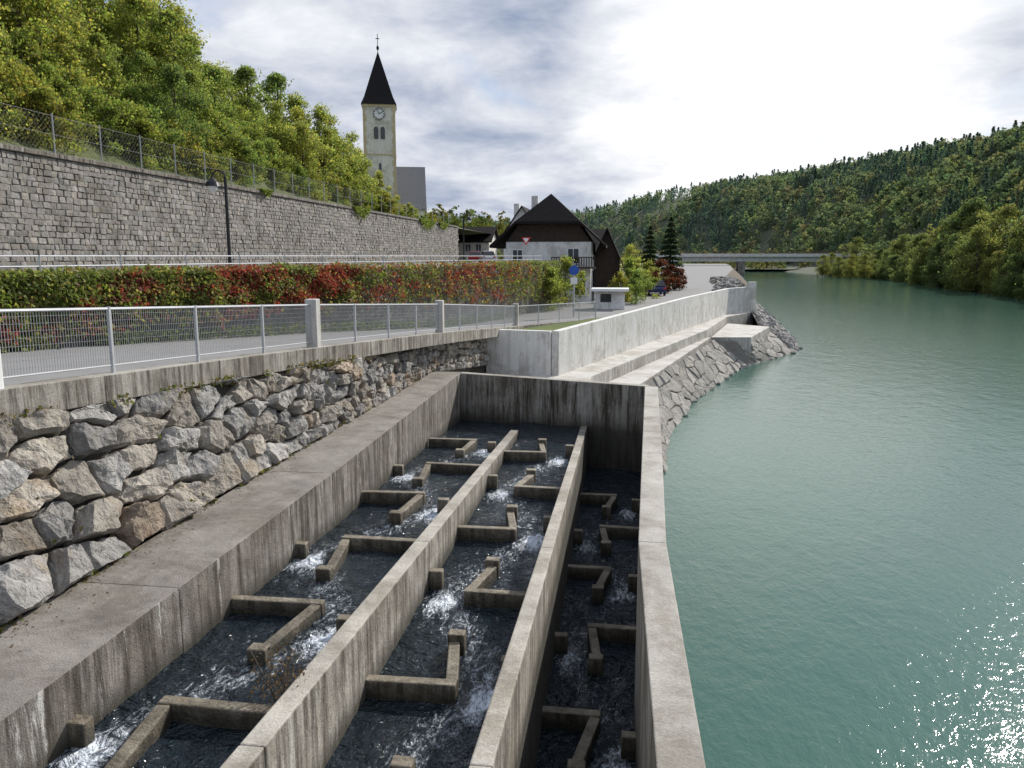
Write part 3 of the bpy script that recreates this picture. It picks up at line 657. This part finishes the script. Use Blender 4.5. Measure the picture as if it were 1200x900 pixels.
mb.add(vs,[(3,2,1,0),(0,1,5,4),(1,2,6,5),(2,3,7,6),(3,0,4,7),(4,5,8),(5,6,8),(6,7,8),(7,4,8)]); put('spire',mb,M_roofd,ch)
mb=MB(); mb.tube([(0,0,37.4),(0,0,40.0)],.05,6); mb.box(-.28,.28,-.04,.04,39.3,39.4); mb.tube([(0,0,37.7),(0,0,37.9),(0,0,38.2),(0,0,38.4)],[.05,.2,.2,.05],8); put('finial',mb,M_darkmetal,ch)
mb=MB(); yv=-hw-.05
mb.tube([(0,yv,28.4),(0,yv-.06,28.4)],.8,28); clk=put('clock_face',mb,M_whitep,ch)
mb=MB()
for k in range(12):
    a=k*math.pi/6; mb.tube([(.58*math.sin(a),yv-.09,28.4+.58*math.cos(a)),(.74*math.sin(a),yv-.09,28.4+.74*math.cos(a))],.05,4)
mb.tube([(0,yv-.1,28.4),(.5,yv-.1,28.7)],.06,4); mb.tube([(0,yv-.12,28.4),(-.25,yv-.12,29)],.05,4)
mb.tube([(.8*math.sin(a),yv-.08,28.4+.8*math.cos(a)) for a in [k*math.pi/14 for k in range(29)]],.04,5); put('clock_hands',mb,M_darkmetal,clk)
def arch(par,x,y,z,w,h):
    mb=MB(); pts=[(x-w/2,z),(x+w/2,z)]+[(x+w/2*math.cos(a),z+h+w/2*math.sin(a)) for a in [math.pi*k/8 for k in range(9)]]
    n=len(pts); mb.add([(p[0],y-.03,p[1]) for p in pts]+[(p[0],y+.02,p[1]) for p in pts],[tuple(range(n))]+[(i,n+i,n+(i+1)%n,(i+1)%n) for i in range(n)]); put('window',mb,M_glass,par)
arch(ch,-.48,yv,24.9,.62,1.4); arch(ch,.48,yv,24.9,.62,1.4); arch(ch,0,yv,20.2,.35,1.1); arch(ch,0,yv,16,.35,1.1)
mb=MB(); body(mb,-3,hw+4.2,2.4,12,10,15.6,22,'x'); put('nave',mb,M_cream,ch)
mb=MB(); gable(mb,-3,hw+4.2,2.4,12,15.6,22,.3,'x'); put('nave_roof',mb,M_roofg,ch)

def house(x0,x1,y0,y1,z0,ze,zr,axis,wall,roof,label,wins=(),hip=0,ov=.6,chim=None):
    h=empty('house',label,'house'); mb=MB(); body(mb,x0,x1,y0,y1,z0,ze,zr if not hip else ze+.5,axis); put('wall',mb,wall,h)
    mb=MB(); gable(mb,x0,x1,y0,y1,ze,zr,ov,axis,.2,hip); r=put('roof',mb,roof,h)
    if chim: mb=MB(); mb.box(chim[0]-.35,chim[0]+.35,chim[1]-.35,chim[1]+.35,ze,zr+.5); put('chimney',mb,M_plaster,r,bevel=.03)
    for w in wins: window(h,*w)
    return h
h=empty('house','large white house with dark half-hipped roof and timber gable','house')
X1,X2,XM,YF,YB,ZE,ZR,ZH=-10.0,-2.7,-6.35,69,80,9.6,13.4,10.9
mb=MB(); mb.box(X1,X2,YF,YB,3.6,9.2); put('wall',mb,M_plaster,h)
ZL=8.9; HW=4.95; sl=(ZR-ZL)/HW; xa=lambda z:(ZR-z)/sl
mb=MB(); F=YF-1.0; B=YB+1.0; hh=xa(ZH); rid=(XM,F+3.4,ZR); ridb=(XM,B-3.4,ZR); eL=(XM-HW,F,ZL); eR=(XM+HW,F,ZL); eLb=(XM-HW,B,ZL); eRb=(XM+HW,B,ZL)
hL=(XM-hh,F,ZH); hR=(XM+hh,F,ZH); hLb=(XM-hh,B,ZH); hRb=(XM+hh,B,ZH)
top_=[eL,hL,rid,ridb,hLb,eLb,eR,hR,hRb,eRb]; t=.22
mb.add(top_+[(p[0],p[1],p[2]-t) for p in top_],[(0,1,2,3,4,5),(9,8,3,2,7,6),(1,7,2),(8,4,3),(15,14,13,12,11,10),(16,17,12,13,18,19),(0,10,11,1),(6,7,17,16),(1,11,17,7),(0,5,15,10),(6,16,19,9),(4,8,18,14)])
rf=put('roof',mb,M_roof,h)
mb=MB(); mb.add([(X1+.05,YF-.04,9.2),(X2-.05,YF-.04,9.2),(XM+hh-.15,YF-.04,ZH-.25),(XM-hh+.15,YF-.04,ZH-.25),(X1+.05,YB,9.2),(X2-.05,YB,9.2),(XM+hh-.15,YB,ZH-.25),(XM-hh+.15,YB,ZH-.25)],[(0,1,2,3),(1,5,6,2),(3,7,4,0),(7,6,5,4),(3,2,6,7)])
gb=put('gable_boarding',mb,M_wood,h)
mb=MB(); mb.box(-8.5,-7.9,75,75.6,11,13.5); put('chimney',mb,M_plaster,rf,bevel=.03)
for w in [(-9.0,69,8.0,.8,1.0),(-8.9,69,5.6,.8,1.1),(-3.6,69,5.3,.9,1.2),(-5.6,69,5.3,.9,1.2),(-4.2,69,8.0,.9,1.2),(-2.7,74,7.4,.9,1.2,'x')]: window(h,*w)
mb=MB(); mb.box(-6.0,-2.3,67.9,68.98,6.95,7.08); mb.box(-6.0,-2.3,67.9,67.97,7.85,7.93)
for k in range(18): mb.box(-6.0+k*.21,-5.92+k*.21,67.91,67.96,7.08,7.85)
put('balcony',mb,M_wood,h)
house(-2.6,-.3,74,84,3.6,8.0,10.6,'y',M_wood,M_roof,'narrow dark timber annex beside house',[],0,.55)
house(-15.4,-10.6,104,112,6.5,10.9,14.4,'y',M_plaster,M_roofd,'white house with steep dark gable roof',[(-14.0,104,10.2,.7,1),(-12.0,104,10.2,.7,1)],chim=(-14.2,108))
house(-34,-25,150,160,6.5,11,13.6,'x',M_cream,M_roof,'cream house with dark roof by the road',[(-32,150,9.5,1,1.3),(-29,150,9.5,1,1.3),(-27,150,9.5,1,1.3)])
house(-24,-18.5,165,175,6.5,11,14,'y',M_plaster,M_roof,'small white house with brown roof',[(-22,165,10,1,1.3),(-19.5,165,10,1,1.3)])
house(-9,-2.5,118,128,3.8,9,12.0,'x',M_cream,M_roof,'cream village house with brown roof',[(-7.5,118,7.2,1,1.3),(-4.5,118,7.2,1,1.3)])
k=empty('white_shed','small white shed with flat overhanging roof','shed'); mb=MB(); mb.box(-2.1,.2,60.2,62,4.05,5.4); put('wall',mb,M_plaster,k,bevel=.02)
mb=MB(); mb.box(-2.3,.5,59.7,62.3,5.405,5.6); put('roof',mb,M_whitep,k,bevel=.02); mb=MB(); mb.box(-1.6,-.8,60.17,60.197,4.6,5.2); put('window',mb,M_glass,k)

# ------------------------------------------------------------ street furniture
def lamp(x,y,z,h,label,dx=-1):
    e=empty('street_lamp',label,'street lamp',(0,0,0),'street lamps')
    mb=MB(); mb.tube([(x,y,z),(x,y,z+.8),(x,y,z+h)],[.10,.085,.07],10); mb.tube([(x,y,z),(x,y,z+.5)],[.14,.12],10)
    arc=[(x+dx*(.33-.33*math.cos(a)),y,z+h+.33*math.sin(a)) for a in [math.pi*k/8 for k in range(9)]]
    mb.tube(arc,.04,8); put('pole',mb,M_darkmetal,e)
    mb=MB(); c=x+dx*.66; mb.tube([(c,y,z+h+.02),(c,y,z+h-.08),(c,y,z+h-.22),(c,y,z+h-.40)],[.05,.14,.28,.34],16); put('lamp_shade',mb,M_darkmetal,e)
    mb=MB(); mb.tube([(c,y,z+h-.405),(c,y,z+h-.55),(c,y,z+h-.68)],[.24,.20,.08],12); put('lamp_glass',mb,M_whitep,e)
lamp(-18.6,36.3,7.1,4.55,'dark street lamp with hooded shade beside stone wall')
lamp(-17.5,88,7.1,5.2,'dark street lamp beside village road',1)
M_red=plain('sign red',(.5,.02,.02),.5); M_blue=plain('sign blue',(.02,.09,.42),.5)
sg=empty('yield_sign','red and white triangular yield sign on grey pole','traffic sign'); X0,Y0=-7.3,61.0
mb=MB(); mb.tube([(X0,Y0,7.1),(X0,Y0,9.3)],.03,8); put('pole',mb,M_galv,sg)
def tri(s,y,z): return [(X0-s,y,z),(X0,y,z-s*1.72),(X0+s,y,z)]
mb=MB(); mb.add(tri(.36,Y0-.08,9.4)+tri(.36,Y0-.05,9.4),[(0,1,2),(5,4,3),(0,3,4,1),(1,4,5,2),(2,5,3,0)]); put('sign_plate',mb,M_red,sg)
mb=MB(); mb.add(tri(.22,Y0-.09,9.33),[(0,1,2)]); put('sign_centre',mb,M_whitep,sg)
sg=empty('path_sign','small blue and white sign on a tall steel post','sign'); mb=MB(); mb.tube([(-3.1,52,4.1),(-3.1,52,7.45)],.06,8); put('pole',mb,M_galv,sg); mb=MB(); mb.tube([(-3.1,51.9,7.1),(-3.1,51.86,7.1)],.32,20); pl=put('sign_plate',mb,M_blue,sg); mb=MB(); mb.box(-3.32,-2.88,51.88,51.93,6.2,6.62); put('lower_plate',mb,M_whitep,sg,bevel=.01)

def car(x,y,z,rot,col,label):
    e=empty('parked_car',label,'car',(x,y,z),'parked cars'); e.rotation_euler=(0,0,rot); m=plain('car paint',col,.25,.3)
    prof=[(-2.1,.35),(-2.15,.75),(-1.95,.95),(-1.0,1.05),(-.95,1.06),(.9,1.04),(1.8,.92),(2.1,.7),(2.1,.35)]
    mb=MB(); n=len(prof); mb.add([(-.85,p[0],p[1]) for p in prof]+[(.85,p[0],p[1]) for p in prof],[tuple(range(n)),tuple(range(2*n-1,n-1,-1))]+[(i,n+i,n+(i+1)%n,(i+1)%n) for i in range(n)]); put('body',mb,m,e,bevel=.06)
    cab=[(-2.0,.98,.8),(-1.6,1.45,.66),(.2,1.5,.64),(1.0,1.0,.8)]
    mb=MB(); mb.add([(-c[2],c[0],c[1]) for c in cab]+[(c[2],c[0],c[1]) for c in cab],[(0,1,2,3),(7,6,5,4),(0,4,5,1),(2,6,7,3),(1,5,6,2)]); put('window',mb,M_glass,e)
    mb=MB(); mb.add([(-.66,-1.58,1.46),(.66,-1.58,1.46),(.64,.18,1.51),(-.64,.18,1.51),(-.66,-1.58,1.5),(.66,-1.58,1.5),(.64,.18,1.55),(-.64,.18,1.55)],[(0,3,2,1),(4,5,6,7),(0,1,5,4),(1,2,6,5),(2,3,7,6),(3,0,4,7)]); put('roof',mb,m,e)
    for sx in (-1,1):
        for sy in (-1.3,1.35):
            mb=MB(); mb.tube([(sx*.7,sy,.32),(sx*.88,sy,.32)],.32,18); w=put('wheel',mb,M_darkmetal,e); mb=MB(); mb.tube([(sx*.87,sy,.32),(sx*.895,sy,.32)],.18,12); put('rim',mb,M_galv,w)
        mb=MB(); mb.box(sx*.68-.13,sx*.68+.13,-2.17,-2.1,.68,.86); put('tail_light',mb,M_red,e)
car(3.3,83,4.06,.1,(.02,.03,.1),'dark blue car parked near the river path')
car(-17.6,104,7.11,.3,(.6,.6,.6),'white car parked on the village road'); car(-20,108,7.11,.2,(.35,.03,.03),'red car parked on the village road')
for key,x,y,s,l,nm in [('con',5.6,98,.95,'dark conifer near the river path','conifer_tree'),('con',3.4,104,.8,'dark conifer near the river path','conifer_tree'),('red',4.6,88,.95,'dark red autumn shrub beside path','shrub'),('red',6.6,95,.8,'dark red autumn shrub beside path','shrub'),
   ('yb',1.6,86,1.1,'yellow green garden bush by the house','shrub'),('bush',1.2,68,.9,'green garden bush by the house','shrub'),('yb',-.2,70,.8,'yellow green garden bush by the house','shrub'),('bush',2.2,76,.9,'green garden bush by the house','shrub'),('bush',.6,73,1.1,'green garden bush by the house','shrub'),
   ('yb',3.0,92,1.2,'yellow green garden bush by the house','shrub'),('y0',1,108,.75,'small autumn tree behind the house','deciduous_tree'),('bush',-4.5,64.5,1.1,'green bush at end of creeper wall','shrub'),('yb',-5.6,60.5,.9,'green bush at end of creeper wall','shrub'),('bush',-5.2,59,1.0,'green bush at end of creeper wall','shrub')]:
    tree(key,(x,y,4),s,l,'tree' if 'tree' in nm else 'bush',name=nm)
def weed(x,y,z,h,col,label,n=500):
    P=[]
    for _ in range(n): a=R(0,6.28); r=R(0,1)**.6*h*.45; P.append((x+r*math.cos(a),y+r*math.sin(a),z+h*R(.1,1)*(1-.3*r/h)))
    V=leafquads(np.array(P),.035); c=np.array(col)[None,:]*rng.uniform(.5,1.4,len(P))[:,None]
    e=empty('weed_plant',label,'plant'); put('leaves',quads('leaves',V,np.repeat(c,4,0)),M_leaf,e)
    mb=MB()
    for _ in range(12): a=R(0,6.28); mb.tube([(x,y,z-.1),(x+.15*h*math.cos(a),y+.15*h*math.sin(a),z+.4*h),(x+.45*h*math.cos(a),y+.45*h*math.sin(a),z+h*R(.7,1.1))],[.008,.006,.003],4)
    put('stems',mb,M_bark,e)
weed(-3.66,7.75,3.0,.75,(.13,.075,.05),'dry brown weed growing against concrete divider',420)
# ------------------------------------------------------------ bridge
br=empty('road_bridge','long concrete road bridge with railing over river','bridge')
mb=MB(); mb.box(14,150,350,360,7.7,9.0); mb.box(14,150,351.5,358.5,5.7,7.698); put('deck',mb,M_white,br)
for x in (22,50,98): mb=MB(); mb.box(x-1.5,x+1.5,352,358,-2,5.7); put('pier',mb,M_conc,br,bevel=.1)
mb=MB(); mb.box(14,150,350.1,350.2,9.9,10.05); mb.box(14,150,350.1,350.2,9.4,9.5)
for x in np.arange(14,150,2.0): mb.box(x,x+.12,350.1,350.2,9.0,10.0)
put('railing',mb,plain('rust brown railing paint',(.16,.08,.05)),br)

# ------------------------------------------------------------ light, world, camera
az,el=math.radians(31),math.radians(32)
s=Vector((math.sin(az)*math.cos(el),math.cos(az)*math.cos(el),math.sin(el)))
ld=bpy.data.lights.new('sun','SUN'); ld.energy=5.0; ld.angle=math.radians(.6); ld.color=(1,.95,.87); lo_=bpy.data.objects.new('sun',ld); C.objects.link(lo_); lo_.rotation_euler=(-s).to_track_quat('-Z','Y').to_euler()
W=bpy.data.worlds.new('World'); S.world=W; W.use_nodes=True; nt=W.node_tree; bg=nt.nodes['Background']; bg.inputs['Strength'].default_value=.115
sky=N(nt,'ShaderNodeTexSky',sky_type='NISHITA'); sky.sun_disc=False; sky.sun_elevation=el; sky.sun_rotation=az; sky.altitude=400; sky.air_density=1.0; sky.dust_density=1.0
tc=N(nt,'ShaderNodeTexCoord'); sx=N(nt,'ShaderNodeSeparateXYZ'); nt.links.new(tc.outputs['Generated'],sx.inputs[0])
zz=mth(nt,'ADD',mth(nt,'MAXIMUM',sx.outputs[2],0.0),.25); cx=mth(nt,'DIVIDE',sx.outputs[0],zz); cy=mth(nt,'DIVIDE',sx.outputs[1],zz)
cb=N(nt,'ShaderNodeCombineXYZ'); nt.links.new(cx,cb.inputs[0]);nt.links.new(cy,cb.inputs[1]); cb.inputs[2].default_value=2.2
n1=noise_n(nt,cb.outputs[0],1.1,7,.60,.3); n2=noise_n(nt,cb.outputs[0],2.9,6,.6,.3)
def lobe(d,a):
    v=Vector(d).normalized(); p=N(nt,'ShaderNodeVectorMath',operation='DOT_PRODUCT'); nt.links.new(tc.outputs['Generated'],p.inputs[0]); p.inputs[1].default_value=v
    return maprange(nt,p.outputs['Value'],math.cos(math.radians(a)),1.0)
gl=lobe((-.12,.96,.22),24); wl=lobe((.15,.965,.20),14); bl=lobe((-.42,.84,.36),12)
t1=mth(nt,'ADD',n1,mth(nt,'ADD',mth(nt,'MULTIPLY',gl,.14),mth(nt,'MULTIPLY',wl,.10))); t1=mth(nt,'SUBTRACT',t1,mth(nt,'MULTIPLY',bl,.04))
dens=maprange(nt,t1,.42,.56)
gr=mth(nt,'ADD',mth(nt,'MULTIPLY',n1,.45),mth(nt,'MULTIPLY',n2,.55)); gr=mth(nt,'ADD',gr,mth(nt,'MULTIPLY',gl,.12)); gr=mth(nt,'SUBTRACT',gr,mth(nt,'MULTIPLY',wl,.24))
grey=maprange(nt,gr,.42,.74)
cloud=mixc(nt,grey,(9.2,9.25,9.4),(2.7,3.3,4.6))
hazy=lobe((.45,.86,.22),28)
base=mixc(nt,hazy,mixc(nt,.6,sky.outputs[0],(3.0,4.2,6.8)),(6.0,7.0,8.2)); base=mixc(nt,wl,base,(8.2,8.5,9.0))
nt.links.new(mixc(nt,dens,base,cloud),bg.inputs['Color'])
cd=bpy.data.cameras.new('camera'); cd.lens=28; cd.sensor_width=36; cd.clip_end=6000; cam=bpy.data.objects.new('camera',cd); C.objects.link(cam)
cam.location=(0,0,8); cam.rotation_euler=(math.radians(90-9.13),0,math.radians(7.83)); S.camera=cam
